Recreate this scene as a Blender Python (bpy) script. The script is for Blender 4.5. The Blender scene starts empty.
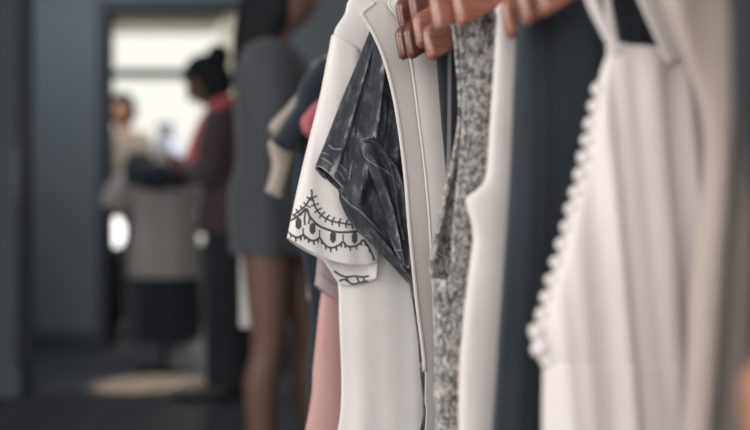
import bpy, bmesh, math, random
from mathutils import Vector, Matrix
from mathutils.bvhtree import BVHTree
import numpy as np
random.seed(5)
sc = bpy.context.scene
COL = sc.collection
F = 750 * 50 / 36.0          # focal length in pixels of the 750x430 frame
CX, CY, CAMZ = 375.0, 215.0, 0.87
CAM = Vector((0, 0, CAMZ))

# ---------------------------------------------------------------- materials
def lin(c):
    return tuple(((v / 255) / 12.92 if v / 255 <= .04045 else ((v / 255 + .055) / 1.055) ** 2.4) for v in c)

def new_mat(name):
    m = bpy.data.materials.new(name); m.use_nodes = True
    nt = m.node_tree; b = nt.nodes['Principled BSDF']
    return m, nt, b

def tex_coord(nt, scale=(1, 1, 1), rot=(0, 0, 0)):
    tc = nt.nodes.new('ShaderNodeTexCoord'); mp = nt.nodes.new('ShaderNodeMapping')
    mp.inputs['Scale'].default_value = scale; mp.inputs['Rotation'].default_value = rot
    nt.links.new(tc.outputs['Object'], mp.inputs['Vector'])
    return mp.outputs['Vector']

def noise(nt, vec, scale, detail=3, rough=.55, dist=0):
    n = nt.nodes.new('ShaderNodeTexNoise')
    n.inputs['Scale'].default_value = scale; n.inputs['Detail'].default_value = detail
    n.inputs['Roughness'].default_value = rough; n.inputs['Distortion'].default_value = dist
    nt.links.new(vec, n.inputs['Vector'])
    return n.outputs['Fac']

def ramp(nt, fac, stops):
    r = nt.nodes.new('ShaderNodeValToRGB')
    e = r.color_ramp.elements
    while len(e) < len(stops): e.new(.5)
    for i, (p, c) in enumerate(stops):
        e[i].position = p; e[i].color = (*c, 1)
    nt.links.new(fac, r.inputs['Fac'])
    return r.outputs['Color']

def bump(nt, b, h, strength=.3, dist=.001):
    bp = nt.nodes.new('ShaderNodeBump')
    bp.inputs['Strength'].default_value = strength; bp.inputs['Distance'].default_value = dist
    nt.links.new(h, bp.inputs['Height']); nt.links.new(bp.outputs['Normal'], b.inputs['Normal'])

def mul(c, k): return tuple(min(1, v * k) for v in c)

def fabric(name, rgb, var=.1, weave=900, rough=.9, sheen=.25, mott=14):
    m, nt, b = new_mat(name); c = lin(rgb)
    v = tex_coord(nt)
    f = noise(nt, v, mott, 4)
    col = ramp(nt, f, [(.3, mul(c, 1 - var)), (.7, mul(c, 1 + var))])
    nt.links.new(col, b.inputs['Base Color'])
    b.inputs['Roughness'].default_value = rough
    b.inputs['Sheen Weight'].default_value = sheen
    b.inputs['Specular IOR Level'].default_value = .2
    w = noise(nt, v, weave, 2)
    bump(nt, b, w, .35, .0012)
    return m

def plain(name, rgb, rough=.6, metal=0, var=.08, sc_=8, spec=.5):
    m, nt, b = new_mat(name); c = lin(rgb)
    f = noise(nt, tex_coord(nt), sc_, 4)
    nt.links.new(ramp(nt, f, [(.3, mul(c, 1 - var)), (.7, mul(c, 1 + var))]), b.inputs['Base Color'])
    b.inputs['Roughness'].default_value = rough; b.inputs['Metallic'].default_value = metal
    b.inputs['Specular IOR Level'].default_value = spec
    return m

def marl(name):
    m, nt, b = new_mat(name)
    v = tex_coord(nt, (1, 1, .62))
    f = noise(nt, v, 230, 2, .65, 1.0)
    big = noise(nt, tex_coord(nt), 60, 2)
    mx = nt.nodes.new('ShaderNodeMath'); mx.operation = 'MULTIPLY_ADD'
    nt.links.new(big, mx.inputs[0]); mx.inputs[1].default_value = .35
    ad = nt.nodes.new('ShaderNodeMath'); ad.operation = 'ADD'
    ad.inputs[1].default_value = -.175; nt.links.new(f, mx.inputs[2]); nt.links.new(mx.outputs[0], ad.inputs[0])
    col = ramp(nt, ad.outputs[0], [(.32, lin((76, 77, 80))), (.45, lin((126, 123, 122))), (.55, lin((186, 180, 176))), (.7, lin((214, 208, 204)))])
    nt.links.new(col, b.inputs['Base Color'])
    b.inputs['Roughness'].default_value = .95; b.inputs['Sheen Weight'].default_value = .3
    bump(nt, b, f, .8, .003)
    return m

def acid(name):
    m, nt, b = new_mat(name)
    v = tex_coord(nt, (1, 1, .45))
    f = noise(nt, v, 70, 6, .66, .7)
    g = noise(nt, tex_coord(nt), 22, 3)
    mm = nt.nodes.new('ShaderNodeMath'); mm.operation = 'MULTIPLY_ADD'
    nt.links.new(g, mm.inputs[0]); mm.inputs[1].default_value = .45; nt.links.new(f, mm.inputs[2])
    ge = nt.nodes.new('ShaderNodeNewGeometry')        # wear: the wash is lightest on the ridges of the cloth
    ed = nt.nodes.new('ShaderNodeMapRange'); ed.inputs['From Min'].default_value = .505; ed.inputs['From Max'].default_value = .60; ed.inputs['To Max'].default_value = .30
    nt.links.new(ge.outputs['Pointiness'], ed.inputs['Value'])
    m2 = nt.nodes.new('ShaderNodeMath'); m2.operation = 'ADD'; nt.links.new(ed.outputs[0], m2.inputs[0]); nt.links.new(mm.outputs[0], m2.inputs[1])
    col = ramp(nt, m2.outputs[0], [(.55, lin((46, 50, 57))), (.77, lin((64, 67, 74))), (.90, lin((104, 104, 109))), (1.0, lin((170, 165, 166)))])
    nt.links.new(col, b.inputs['Base Color'])
    b.inputs['Roughness'].default_value = .85; b.inputs['Specular IOR Level'].default_value = .25
    bump(nt, b, noise(nt, tex_coord(nt), 500, 4), .5, .0015)
    return m

def striped(name):
    m, nt, b = new_mat(name)
    tc = nt.nodes.new('ShaderNodeTexCoord')
    sp = nt.nodes.new('ShaderNodeSeparateXYZ'); nt.links.new(tc.outputs['Object'], sp.inputs[0])
    a = nt.nodes.new('ShaderNodeMath'); a.operation = 'MULTIPLY_ADD'; a.inputs[1].default_value = 1 / .03; a.inputs[2].default_value = 20.47
    nt.links.new(sp.outputs['X'], a.inputs[0])
    fr = nt.nodes.new('ShaderNodeMath'); fr.operation = 'FRACT'; nt.links.new(a.outputs[0], fr.inputs[0])
    d = lin((44, 47, 52)); l = lin((140, 138, 140))
    col = ramp(nt, fr.outputs[0], [(.42, d), (.47, l), (.56, l), (.61, d)])
    nt.links.new(col, b.inputs['Base Color'])
    b.inputs['Roughness'].default_value = .9
    bump(nt, b, noise(nt, tex_coord(nt), 800, 2), .3, .001)
    return m

def wood(name, a, bcol, scale=(6, 60, 60), rough=.28, coat=.5):
    m, nt, b = new_mat(name)
    v = tex_coord(nt, scale)
    f = noise(nt, v, 3.0, 6, .65, 1.2)
    nt.links.new(ramp(nt, f, [(.3, lin(bcol)), (.7, lin(a))]), b.inputs['Base Color'])
    b.inputs['Roughness'].default_value = rough
    b.inputs['Coat Weight'].default_value = coat; b.inputs['Coat Roughness'].default_value = .15
    bump(nt, b, f, .1, .0005)
    return m

def glass(name):
    m = bpy.data.materials.new(name); m.use_nodes = True; nt = m.node_tree
    for n in list(nt.nodes): nt.nodes.remove(n)
    out = nt.nodes.new('ShaderNodeOutputMaterial'); mix = nt.nodes.new('ShaderNodeMixShader')
    tr = nt.nodes.new('ShaderNodeBsdfTransparent'); gl = nt.nodes.new('ShaderNodeBsdfGlossy')
    gl.inputs['Roughness'].default_value = .02; tr.inputs['Color'].default_value = (.97, .98, .98, 1)
    fr = nt.nodes.new('ShaderNodeFresnel'); fr.inputs['IOR'].default_value = 1.45
    nt.links.new(fr.outputs[0], mix.inputs[0]); nt.links.new(tr.outputs[0], mix.inputs[1]); nt.links.new(gl.outputs[0], mix.inputs[2])
    nt.links.new(mix.outputs[0], out.inputs['Surface'])
    return m

def floor_mat():
    m, nt, b = new_mat('dark_plank_floor')
    tc = nt.nodes.new('ShaderNodeTexCoord')
    br = nt.nodes.new('ShaderNodeTexBrick')
    mp = nt.nodes.new('ShaderNodeMapping'); mp.inputs['Rotation'].default_value = (0, 0, math.pi / 2)
    nt.links.new(tc.outputs['Object'], mp.inputs[0]); nt.links.new(mp.outputs[0], br.inputs['Vector'])
    br.inputs['Scale'].default_value = 1; br.inputs['Brick Width'].default_value = 1.6; br.inputs['Row Height'].default_value = .14
    br.inputs['Mortar Size'].default_value = .003
    br.inputs['Color1'].default_value = (*lin((86, 90, 95)), 1); br.inputs['Color2'].default_value = (*lin((76, 80, 86)), 1)
    br.inputs['Mortar'].default_value = (*lin((40, 36, 36)), 1)
    nt.links.new(br.outputs['Color'], b.inputs['Base Color'])
    b.inputs['Roughness'].default_value = .6; b.inputs['Specular IOR Level'].default_value = .3
    bump(nt, b, noise(nt, tex_coord(nt, (30, 2, 1)), 4, 4), .1, .002)
    return m

M = dict(
    white=fabric('white_cotton', (238, 232, 229), .04),
    cream=fabric('cream_crepe', (222, 214, 210), .05),
    shirt=fabric('off_white_linen', (232, 224, 220), .05),
    cami=fabric('soft_white_gauze', (233, 225, 223), .04),
    navy=fabric('navy_crepe', (51, 58, 65), .08),
    pink=fabric('dusty_pink', (203, 162, 157), .06),
    mauve=fabric('mauve_jersey', (170, 154, 158), .06),
    taupe=fabric('taupe_knit', (190, 176, 168), .08, 400),
    char=fabric('charcoal_jersey', (50, 54, 58), .08),
    tan=fabric('tan_twill', (172, 124, 96), .08),
    beige=fabric('beige_cotton', (180, 168, 156), .06),
    rose=fabric('rose_pink', (196, 104, 118), .06),
    inkblue=fabric('ink_jacket', (48, 57, 66), .08),
    marl=marl('grey_marl_knit'), acid=acid('acid_wash_denim'), stripe=striped('dark_pinstripe'),
    worn=fabric('worn_pale_seam', (128, 126, 129), .3, mott=120),
    thread=fabric('charcoal_thread', (90, 91, 95), .1, 1500),
    wood=wood('varnished_wood', (188, 130, 110), (128, 82, 68)),
    wood_dark=wood('dark_varnished_wood', (138, 86, 70), (86, 52, 45)),
    chrome=plain('brushed_steel', (170, 172, 176), .3, 1),
    black_metal=plain('black_metal', (40, 42, 46), .5, .6),
    wall=plain('slate_paint', (130, 137, 142), .85, var=.05, sc_=1.5, spec=.2),
    panel=plain('dark_panel_paint', (106, 116, 125), .7, var=.06, sc_=3, spec=.2),
    trim=plain('charcoal_trim', (80, 87, 95), .6, var=.05),
    ceil=plain('pale_ceiling_paint', (190, 190, 190), .9, var=.03),
    farwall=plain('warm_grey_paint', (128, 124, 118), .9, var=.04, sc_=2),
    floor=floor_mat(), glass=glass('clear_glass'),
    skin=plain('skin_tan', (122, 94, 84), .5, var=.05, sc_=12),
    skin2=plain('skin_light', (200, 150, 126), .5, var=.05, sc_=12),
    hair=plain('dark_brown_hair', (40, 41, 46), .75, var=.3, sc_=60, spec=.15),
    eye=plain('eye_white', (225, 222, 220), .2), iris=plain('iris_brown', (60, 40, 30), .2),
    lip=plain('lips', (160, 90, 84), .5),
    grey_dress=fabric('grey_marl_jersey', (80, 84, 89), .06),
    plum=fabric('shaded_shirt', (88, 74, 81), .08),  # her pink shirt as it looks in shade
    coral=fabric('lit_shirt', (236, 124, 120), .08),  # the same shirt's tone where light catches its front
    trouser=fabric('black_trouser', (52, 55, 62), .08),
    form_tee=fabric('pale_grey_tee', (172, 165, 162), .05),
    black=fabric('black_cotton', (42, 48, 56), .08),
    shoe=plain('dark_shoe_leather', (46, 44, 46), .4),
    paper=plain('white_paper', (232, 232, 230), .8, var=.03),
    ceramic=plain('white_ceramic', (226, 226, 236), .25, var=.02),
    phone=plain('pale_phone_case', (206, 210, 228), .25, var=.02),
    curtain=fabric('ivory_curtain', (240, 235, 224), .05),
    blind=fabric('beige_blind', (186, 182, 172), .05),
    pave=plain('pale_paving', (200, 198, 194), .9, var=.08, sc_=2),
    plaster=plain('pale_plaster', (226, 216, 200), .9, var=.05, sc_=1),
    hedge=plain('hedge_leaf', (120, 136, 116), .8, var=.4, sc_=30),
    carred=plain('faded_red_paint', (190, 120, 112), .4, var=.03),
    tyre=plain('tyre_rubber', (50, 50, 54), .9),
)

def translucent(m, amt, rgb):
    nt = m.node_tree; b = nt.nodes['Principled BSDF']; out = nt.nodes['Material Output']
    t = nt.nodes.new('ShaderNodeBsdfTranslucent'); t.inputs['Color'].default_value = (*lin(rgb), 1)
    mx = nt.nodes.new('ShaderNodeMixShader'); mx.inputs[0].default_value = amt
    nt.links.new(b.outputs[0], mx.inputs[1]); nt.links.new(t.outputs[0], mx.inputs[2]); nt.links.new(mx.outputs[0], out.inputs['Surface'])
translucent(M['curtain'], .85, (250, 248, 242)); translucent(M['blind'], .75, (236, 233, 226)); translucent(M['ceramic'], .5, (240, 240, 250))
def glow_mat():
    m, nt, b = new_mat('highlight_glow')
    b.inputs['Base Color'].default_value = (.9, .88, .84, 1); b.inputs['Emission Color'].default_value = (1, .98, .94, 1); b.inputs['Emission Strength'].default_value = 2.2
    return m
M['glow'] = glow_mat()  # added glow for the bright spot beside the dress form
M['screen'] = glow_mat(); M['screen'].name = 'lit_phone_screen'
M['screen'].node_tree.nodes['Principled BSDF'].inputs['Emission Color'].default_value = (.78, .83, 1, 1); M['screen'].node_tree.nodes['Principled BSDF'].inputs['Emission Strength'].default_value = .75

# ---------------------------------------------------------------- object helpers
def mk(name, verts, faces, mat, parent=None, smooth=True, solid=0, offset=0, subsurf=0, bevel=0):
    me = bpy.data.meshes.new(name)
    me.from_pydata([tuple(v) for v in verts], [], faces); me.update()
    if smooth: me.polygons.foreach_set('use_smooth', [True] * len(me.polygons))
    me.materials.append(mat)
    o = bpy.data.objects.new(name, me); COL.objects.link(o)
    if parent: o.parent = parent
    if bevel:
        md = o.modifiers.new('bevel', 'BEVEL'); md.width = bevel; md.segments = 2; md.limit_method = 'ANGLE'
    if solid:
        md = o.modifiers.new('thickness', 'SOLIDIFY'); md.thickness = solid; md.offset = offset
    if subsurf:
        md = o.modifiers.new('smooth', 'SUBSURF'); md.levels = subsurf; md.render_levels = subsurf
    return o

def from_bm(name, bm, mat, parent=None, smooth=True, bevel=0):
    me = bpy.data.meshes.new(name)
    bmesh.ops.recalc_face_normals(bm, faces=bm.faces)
    bm.to_mesh(me); bm.free()
    if smooth: me.polygons.foreach_set('use_smooth', [True] * len(me.polygons))
    me.materials.append(mat)
    o = bpy.data.objects.new(name, me); COL.objects.link(o)
    if parent: o.parent = parent
    if bevel:
        md = o.modifiers.new('bevel', 'BEVEL'); md.width = bevel; md.segments = 2; md.limit_method = 'ANGLE'
    return o

def tag(o, label, cat, group=None, kind=None):
    o['label'] = label; o['category'] = cat
    if group: o['group'] = group
    if kind: o['kind'] = kind
    return o

def thing(name, label, cat, loc=(0, 0, 0), rz=0, group=None):
    o = bpy.data.objects.new(name, None); COL.objects.link(o)
    o.empty_display_size = .05
    o.location = loc; o.rotation_euler = (0, 0, rz)
    return tag(o, label, cat, group)

def struct(o):
    o['kind'] = 'structure'; return o

def boxv(bm, c, s):
    r = bmesh.ops.create_cube(bm, size=1)
    bmesh.ops.scale(bm, vec=s, verts=r['verts']); bmesh.ops.translate(bm, vec=c, verts=r['verts'])

def box(name, c, s, mat, parent=None, bevel=0):
    bm = bmesh.new(); boxv(bm, c, s)
    return from_bm(name, bm, mat, parent, smooth=False, bevel=bevel)

def tube_path(pts, rad, n=10, cap=True, flat=1.0):
    """verts, faces of a tube along pts; rad a number, or a list of numbers or (side, up) pairs"""
    P = [Vector(p) for p in pts]; V = []; Fc = []
    up = None
    for i, p in enumerate(P):
        t = (P[min(i + 1, len(P) - 1)] - P[max(i - 1, 0)]).normalized()
        if up is None:
            ref = Vector((0, 0, 1)) if abs(t.z) < .9 else Vector((0, 1, 0))
            sd = t.cross(ref).normalized()
        else:
            sd = (sd - t * sd.dot(t)).normalized()
        up = sd.cross(t).normalized()
        r = rad[i] if isinstance(rad, (list, tuple)) else rad
        ra, rb = r if isinstance(r, (list, tuple)) else (r, r * flat)
        for k in range(n):
            a = 2 * math.pi * k / n
            V.append(p + sd * (ra * math.cos(a)) + up * (rb * math.sin(a)))
    for i in range(len(P) - 1):
        for k in range(n):
            Fc.append((i * n + k, i * n + (k + 1) % n, (i + 1) * n + (k + 1) % n, (i + 1) * n + k))
    if cap:
        Fc.append(tuple(range(n - 1, -1, -1))); Fc.append(tuple(range((len(P) - 1) * n, len(P) * n)))
    return V, Fc

def smooth_pts(pts, k=6):
    """Catmull-Rom through pts"""
    P = [np.array(p, float) for p in pts]
    out = []
    for i in range(len(P) - 1):
        p0 = P[max(i - 1, 0)]; p1 = P[i]; p2 = P[i + 1]; p3 = P[min(i + 2, len(P) - 1)]
        for j in range(k):
            t = j / k
            out.append(.5 * ((2 * p1) + (-p0 + p2) * t + (2 * p0 - 5 * p1 + 4 * p2 - p3) * t * t + (-p0 + 3 * p1 - 3 * p2 + p3) * t ** 3))
    out.append(P[-1])
    return out

def rings(ringlist, closed=True, cap=False):
    V = []; Fc = []; n = len(ringlist[0])
    for r in ringlist: V += list(r)
    for i in range(len(ringlist) - 1):
        for k in range(n if closed else n - 1):
            Fc.append((i * n + k, i * n + (k + 1) % n, (i + 1) * n + (k + 1) % n, (i + 1) * n + k))
    if cap:
        Fc.append(tuple(range(n - 1, -1, -1))); Fc.append(tuple(range((len(ringlist) - 1) * n, len(ringlist) * n)))
    return V, Fc

# ---------------------------------------------------------------- the two clothes rails
ANG = math.atan2(.31, .95)
NX, NY = math.cos(ANG), math.sin(ANG)

class Frame:
    """hanging plane: origin on the rail, u across the garment, w towards the viewer's end of the rail"""
    def __init__(s, t, rail=0):
        s.t = t; s.o = (.147, 1.478) if rail == 0 else (.09, 2.14)
        s.c = (s.o[0] + NY * t, s.o[1] - NX * t); s.z0 = 0
    def P(s, x, y, w=0):
        cx = s.c[0] + NY * w; cy = s.c[1] - NX * w
        k = (x - CX) / F
        u = (k * cy - cx) / (NX - k * NY)
        d = cy + NY * u
        return (u, CAMZ + (CY - y) / F * d)
    def root(s, name, label, cat, z0, group=None):
        s.z0 = z0
        return thing(name, label, cat, (s.c[0], s.c[1], z0), ANG, group)
    def loc(s, u, w, z): return (u, -w, z - s.z0)
    def pts(s, L, w=0):
        return [s.P(p[0], p[1], w) if len(p) == 2 else (p[1], p[2]) for p in L]

def resample(pts, n, k=8):
    """n points along a smooth curve through pts, evenly in index"""
    sp = smooth_pts(pts, k); out = []
    for i in range(n):
        f = i / (n - 1) * (len(sp) - 1); a = int(min(f, len(sp) - 2)); fr = f - a
        out.append(sp[a] * (1 - fr) + sp[a + 1] * fr)
    return out

def by_z(pts, zs):
    sp = smooth_pts(pts, 10); z = np.array([-p[1] for p in sp]); u = np.array([p[0] for p in sp])
    z = np.maximum.accumulate(z + np.arange(len(z)) * 1e-9)
    return np.interp(-np.array(zs), z, u)

def drape(seed, amp, freq=(26, 47, 83), grow=1.0, ztop=1.1, zspan=.6, base=.25):
    rnd = random.Random(seed); ph = [rnd.uniform(0, 6.28) for _ in range(8)]
    def f(u, z, side=1):
        g = base + (1 - base) * min(1, max(0, (ztop - z) / zspan)) ** grow
        q = u + .018 * math.sin(5 * z + ph[5])
        o = 1.3 if side < 0 else 0
        return amp * g * (.62 * math.sin(freq[0] * q + ph[0] + o + .8 * math.sin(3.1 * z + ph[3])) + .38 * math.sin(freq[1] * q + ph[1] + 2 * o + .9 * math.sin(2.3 * z + ph[4]))
                          + .16 * math.sin(freq[2] * q + ph[2]) + .1 * math.sin(31 * z + 12 * u + ph[6]))
    return f

def cloth_tube(name, fr, root, Ls, Rs, mat, T=.014, w0=0, fold=None, n=70, ns=72, solid=.0014, sag=None, indexed=False, px_fold=None, Tp=.55, parent=None):
    """a closed sleeve of cloth between a left and a right edge, with front and back layers"""
    L = fr.pts(Ls, w0); R = fr.pts(Rs, w0)
    if indexed:
        Lc = resample(L, n); Rc = resample(R, n)
    else:
        zt = min(L[0][1], R[0][1]); zb = max(L[-1][1], R[-1][1])
        zs = np.linspace(zt, zb, n)
        Lc = list(zip(by_z(L, zs), zs)); Rc = list(zip(by_z(R, zs), zs))
    rl = []
    for i in range(n):
        v = i / (n - 1); (ul, zl), (ur, zr) = Lc[i], Rc[i]
        tt = T(v) if callable(T) else T
        ring = []
        for k in range(ns):
            a = 2 * math.pi * (k + .5) / ns; ca, sa = math.cos(a), math.sin(a)
            s = .5 - .5 * math.copysign(abs(ca) ** .85, ca)
            side = 1 if sa > 0 else -1
            u = ul + (ur - ul) * s; z = zl + (zr - zl) * s
            w = w0 + tt * side * abs(sa) ** Tp
            if fold: w += fold(u, z, side) * abs(sa) ** .3
            if px_fold: w += px_fold(s, v, side) * abs(sa) ** .3
            if sag: z -= sag(s, v, side)
            ring.append(fr.loc(u, w, z))
        rl.append(ring)
    V, Fc = rings(rl)
    return mk(name, V, Fc, mat, parent or root, solid=solid)

def cloth_sheet(name, fr, root, Ls, Rs, mat, w=0, fold=None, n=80, m=40, solid=.002, curl=.012, side=1, indexed=False, wfun=None, parent=None):
    """one layer of cloth between two edges; its left edge curls back by «curl»"""
    L = fr.pts(Ls, w); R = fr.pts(Rs, w)
    if indexed:
        Lc = resample(L, n); Rc = resample(R, n)
    else:
        zs = np.linspace(min(L[0][1], R[0][1]), max(L[-1][1], R[-1][1]), n)
        Lc = list(zip(by_z(L, zs), zs)); Rc = list(zip(by_z(R, zs), zs))
    rl = []
    for i in range(n):
        (ul, zl), (ur, zr) = Lc[i], Rc[i]; row = []
        for k in range(m):
            s = (k / (m - 1)) ** 1.5
            u = ul + (ur - ul) * s; z = zl + (zr - zl) * s
            ww = w - side * curl * math.exp(-(u - ul) / .018)
            if fold: ww += fold(u, z, side) * min(1, (u - ul) / .03 + .15)
            if wfun: ww += wfun(s, i / (n - 1))
            row.append(fr.loc(u, ww, z))
        rl.append(row)
    V, Fc = rings(rl, closed=False)
    return mk(name, V, Fc, mat, parent or root, solid=solid), [r[0] for r in rl]

def edge_trim(name, pts, r, mat, parent, n=8):
    V, Fc = tube_path(pts, r, n)
    return mk(name, V, Fc, mat, parent)

def world_bvh(o, root):
    mw = Matrix.Translation(root.location) @ Matrix.Rotation(root.rotation_euler.z, 4, 'Z')
    vs = [mw @ v.co for v in o.data.vertices]
    return BVHTree.FromPolygons(vs, [tuple(p.vertices) for p in o.data.polygons]), mw.inverted()

def hit(bv, x, y, off=.0012):
    d = Vector(((x - CX) / F, 1, (CY - y) / F)).normalized()
    h = bv[0].ray_cast(CAM, d)
    if h[0] is None: return None
    return bv[1] @ (h[0] - d * off)

RAILZ = 1.30
def hanger(fr, label, zt, half=.2, mat='wood', tilt=0, hook_w=0):
    """contoured wooden coat hanger; its tips lie at height zt"""
    root = fr.root('coat_hanger', label, 'hanger', zt - .016, 'wooden hangers on the front rail' if fr.o[0] > .1 else 'hangers on the rear rail')
    rl = []
    N = 100; drop = .092
    for i in range(N + 1):
        s = -1 + 2 * i / N
        u = half * s; a = abs(s)
        z = zt + drop * (1 - (a ** 1.25)) + tilt * s
        hh = .0150 + .0042 * a
        th = .0062
        e = (1 - a) * half
        k = 1 if e > .006 else math.sqrt(max(0.02, 1 - ((.006 - e) / .006) ** 2))
        hh *= .72 + .28 * k; th *= max(k, .4)
        slope = -math.copysign(1, s) * drop * 1.25 * a ** .25 / half
        kk = .35 * slope; nx_, nz_ = -kk / math.hypot(1, kk), 1 / math.hypot(1, kk)   # ends are cut nearly upright
        wv = .016 * a ** 2
        ring = []
        for q in range(16):
            an = 2 * math.pi * q / 16
            c_, s_ = math.cos(an), math.sin(an)
            p = math.copysign(abs(c_) ** .5, c_) * th; h = math.copysign(abs(s_) ** .5, s_) * hh
            ring.append(fr.loc(u + nx_ * h, wv + p, z + nz_ * h))
        rl.append(ring)
    V, Fc = rings(rl, cap=True)
    mk('hanger_body', V, Fc, M[mat], root)
    top = zt + drop
    hk = [(0, 0, top + .006), (0, 0, RAILZ - .022)]
    for q in range(0, 11):
        an = math.pi * (1.5 + q / 10 * 1.25) if False else math.radians(-90 + 0) + math.radians(q * 25)
        hk.append((.0165 * math.cos(an), 0, RAILZ + .0035 + .0165 * math.sin(an)))
    hk = [hk[0], hk[1]] + hk[3:]
    V, Fc = tube_path([fr.loc(p[0], p[1], p[2]) for p in hk], .0018, 8)
    mk('hook', V, Fc, M['chrome'], root)
    return root

def rail(name, label, o, t0, t1, zc):
    a = Vector((o[0] + NY * t0, o[1] - NX * t0, RAILZ)); b = Vector((o[0] + NY * t1, o[1] - NX * t1, RAILZ))
    r = thing(name, label, 'clothes rail', (a + b) / 2)
    L = Matrix.Translation(-(a + b) / 2)
    V, Fc = tube_path([L @ a, L @ b], .0115, 16); mk('rail_bar', V, Fc, M['black_metal'], r)
    for e in (a + (b - a) * .06, b + (a - b) * .06):
        V, Fc = tube_path([L @ e, L @ Vector((e.x, e.y, zc))], .006, 10); mk('hanging_rod', V, Fc, M['black_metal'], r)
        V, Fc = tube_path([L @ Vector((e.x, e.y, zc - .012)), L @ Vector((e.x, e.y, zc))], .035, 20); mk('ceiling_plate', V, Fc, M['black_metal'], r)
    return r

CEIL = 2.8
rail('clothes_rail', 'black metal clothes rail the front row of clothes hangs on', (.147, 1.478), -.25, 1.0, CEIL)
rail('clothes_rail', 'black metal clothes rail behind, holding the dark jacket', (.09, 2.14), -.15, .3, CEIL)

# ---------------------------------------------------------------- garments of the front rail, far to near
G_ = 'clothes on the front rail'
# dusty pink dress
f = Frame(-.135)
r = f.root('dress', 'dusty pink dress hanging behind the embroidered white tee', 'dress', .22, G_)
cloth_tube('bodice', f, r, [('l', -.06, 1.13), ('l', -.14, 1.09), ('l', -.145, 1.0), (333, 200), (328, 262), (321, 300), (314, 365), (306, 430), ('l', -.30, .22)],
           [('l', .06, 1.13), ('l', .14, 1.09), ('l', .145, 1.0), ('l', .15, .9), ('l', .16, .8), ('l', .18, .75), ('l', .2, .66), ('l', .23, .56), ('l', .28, .22)],
           M['pink'], T=lambda v: .012 + .012 * v, fold=drape(1, .006), n=80)
hanger(f, 'wooden hanger inside the dusty pink dress', 1.09, .12)
# mauve tee : short sleeve pokes out
f = Frame(-.075)
r = f.root('t_shirt', 'mauve grey tee whose sleeve cuff shows below the embroidered sleeve', 't-shirt', .52, G_)
cloth_tube('body', f, r, [('l', -.06, 1.14), ('l', -.15, 1.10), ('l', -.16, 1.0), ('l', -.16, .8), ('l', -.16, .52)],
           [('l', .06, 1.14), ('l', .15, 1.10), ('l', .16, 1.0), ('l', .16, .8), ('l', .16, .52)], M['mauve'], T=.012, fold=drape(3, .004))
cloth_tube('sleeve', f, r, [(352, 60), (338, 130), (325, 200), (316, 284)], [(385, 60), (378, 130), (366, 200), (346, 300)], M['mauve'], T=.013, w0=.008,
           fold=drape(4, .003), indexed=True, n=50, sag=lambda s, v, side: .006 * math.sin(math.pi * s) * v)
cloth_tube('cuff', f, r, [(317.5, 272), (315.6, 285)], [(349, 287), (346.6, 301)], M['mauve'], T=.0145, w0=.008, indexed=True, n=6, fold=drape(4, .003),
           sag=lambda s, v, side: .006 * math.sin(math.pi * s))
hanger(f, 'wooden hanger inside the mauve grey tee', 1.10, .12)

# embroidered white tee
f = Frame(0.0)
r = f.root('t_shirt', 'white tee with dark scalloped embroidery on its short sleeve', 't-shirt', .46, G_)
cloth_tube('body', f, r, [('l', -.085, 1.19), (357, -5), (345, 15), (334.5, 33), (336, 60), (337, 140), (338, 260), (340, 310), (339, 430), ('l', -.268, .46)],
           [('l', .085, 1.185), ('l', .16, 1.16), ('l', .19, 1.14), ('l', .2, 1.12), ('l', .205, 1.08), ('l', .21, .97), ('l', .215, .81), ('l', .215, .74), ('l', .22, .58), ('l', .22, .46)],
           M['white'], T=lambda v: .008 + .012 * v, fold=drape(14, .012, (46, 83, 140), base=.10), n=110, ns=110)
sl = cloth_tube('sleeve', f, r, [(332.5, 35), (322, 90), (310, 140), (298, 190), (288, 238)], [(359, 51), (365, 100), (371, 150), (376, 205), (377, 262)], M['white'],
                T=lambda v: .012 + .006 * v, w0=.036, indexed=True, n=90, ns=90, fold=drape(7, .0042, (95, 171, 260), base=.25),
                sag=lambda s, v, side: (v ** 6) * (.015 * math.sin(math.pi * s) ** .8 + (.030 * max(0, min(1, (s - .42) / .2)) * (1 - .25 * max(0, s - .8) / .2) if side < 0 else 0)))
# shoulder seam and sleeve hem stitching
bv = world_bvh(sl, r)
bvb = world_bvh(r.children[0], r)
def stitch(name, pxs, rad, mat, parent, bvx, k=5, off=.0006):
    pts = [hit(bvx, p[0], p[1], off) for p in smooth_pts(pxs, k)]
    pts = [p for p in pts if p is not None]
    if len(pts) < 2: return
    V, Fc = tube_path(pts, rad, 6); return V, Fc
def multi(name, jobs, mat, parent, bvx):
    VV = []; FF = []
    for pxs, rad, k in jobs:
        res = stitch(name, pxs, rad, mat, parent, bvx, k)
        if not res: continue
        b = len(VV); VV += res[0]; FF += [tuple(i + b for i in fc) for fc in res[1]]
    return mk(name, VV, FF, mat, parent)
# embroidery (raised thread on the sleeve)
jobs = []
main = [(293, 216), (299, 211), (306, 205), (311.5, 197), (315, 207), (321, 215), (330, 220.5), (341, 223), (352, 225), (361, 227), (370, 226)]
jobs.append((main, .0013, 5))
sm = smooth_pts(main, 5)
for i in range(1, len(sm) - 1, 3):
    x, y = sm[i]; tx, ty = sm[i + 1] - sm[i - 1]; l = math.hypot(tx, ty) or 1; nx_, ny_ = -ty / l, tx / l
    for sgn in (1, -1):
        jobs.append(([(x, y), (x + sgn * nx_ * 2.2 + tx / l * .6, y + sgn * ny_ * 2.2), (x + sgn * nx_ * 4.2 + tx / l * 1.6, y + sgn * ny_ * 4.2)], .0012, 2))
jobs.append(([(311.6, 199), (311.9, 194), (311.4, 189.5)], .0014, 3))
jobs.append(([(290.5, 221), (296, 217.5), (302, 212.5), (306.5, 209), (310, 217), (317, 224.5), (326, 229), (337, 232), (350, 232), (362, 230.5), (371, 229)], .0017, 5))
jobs.append(([(306.5, 209), (304.5, 217), (305, 225)], .0013, 4))
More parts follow.
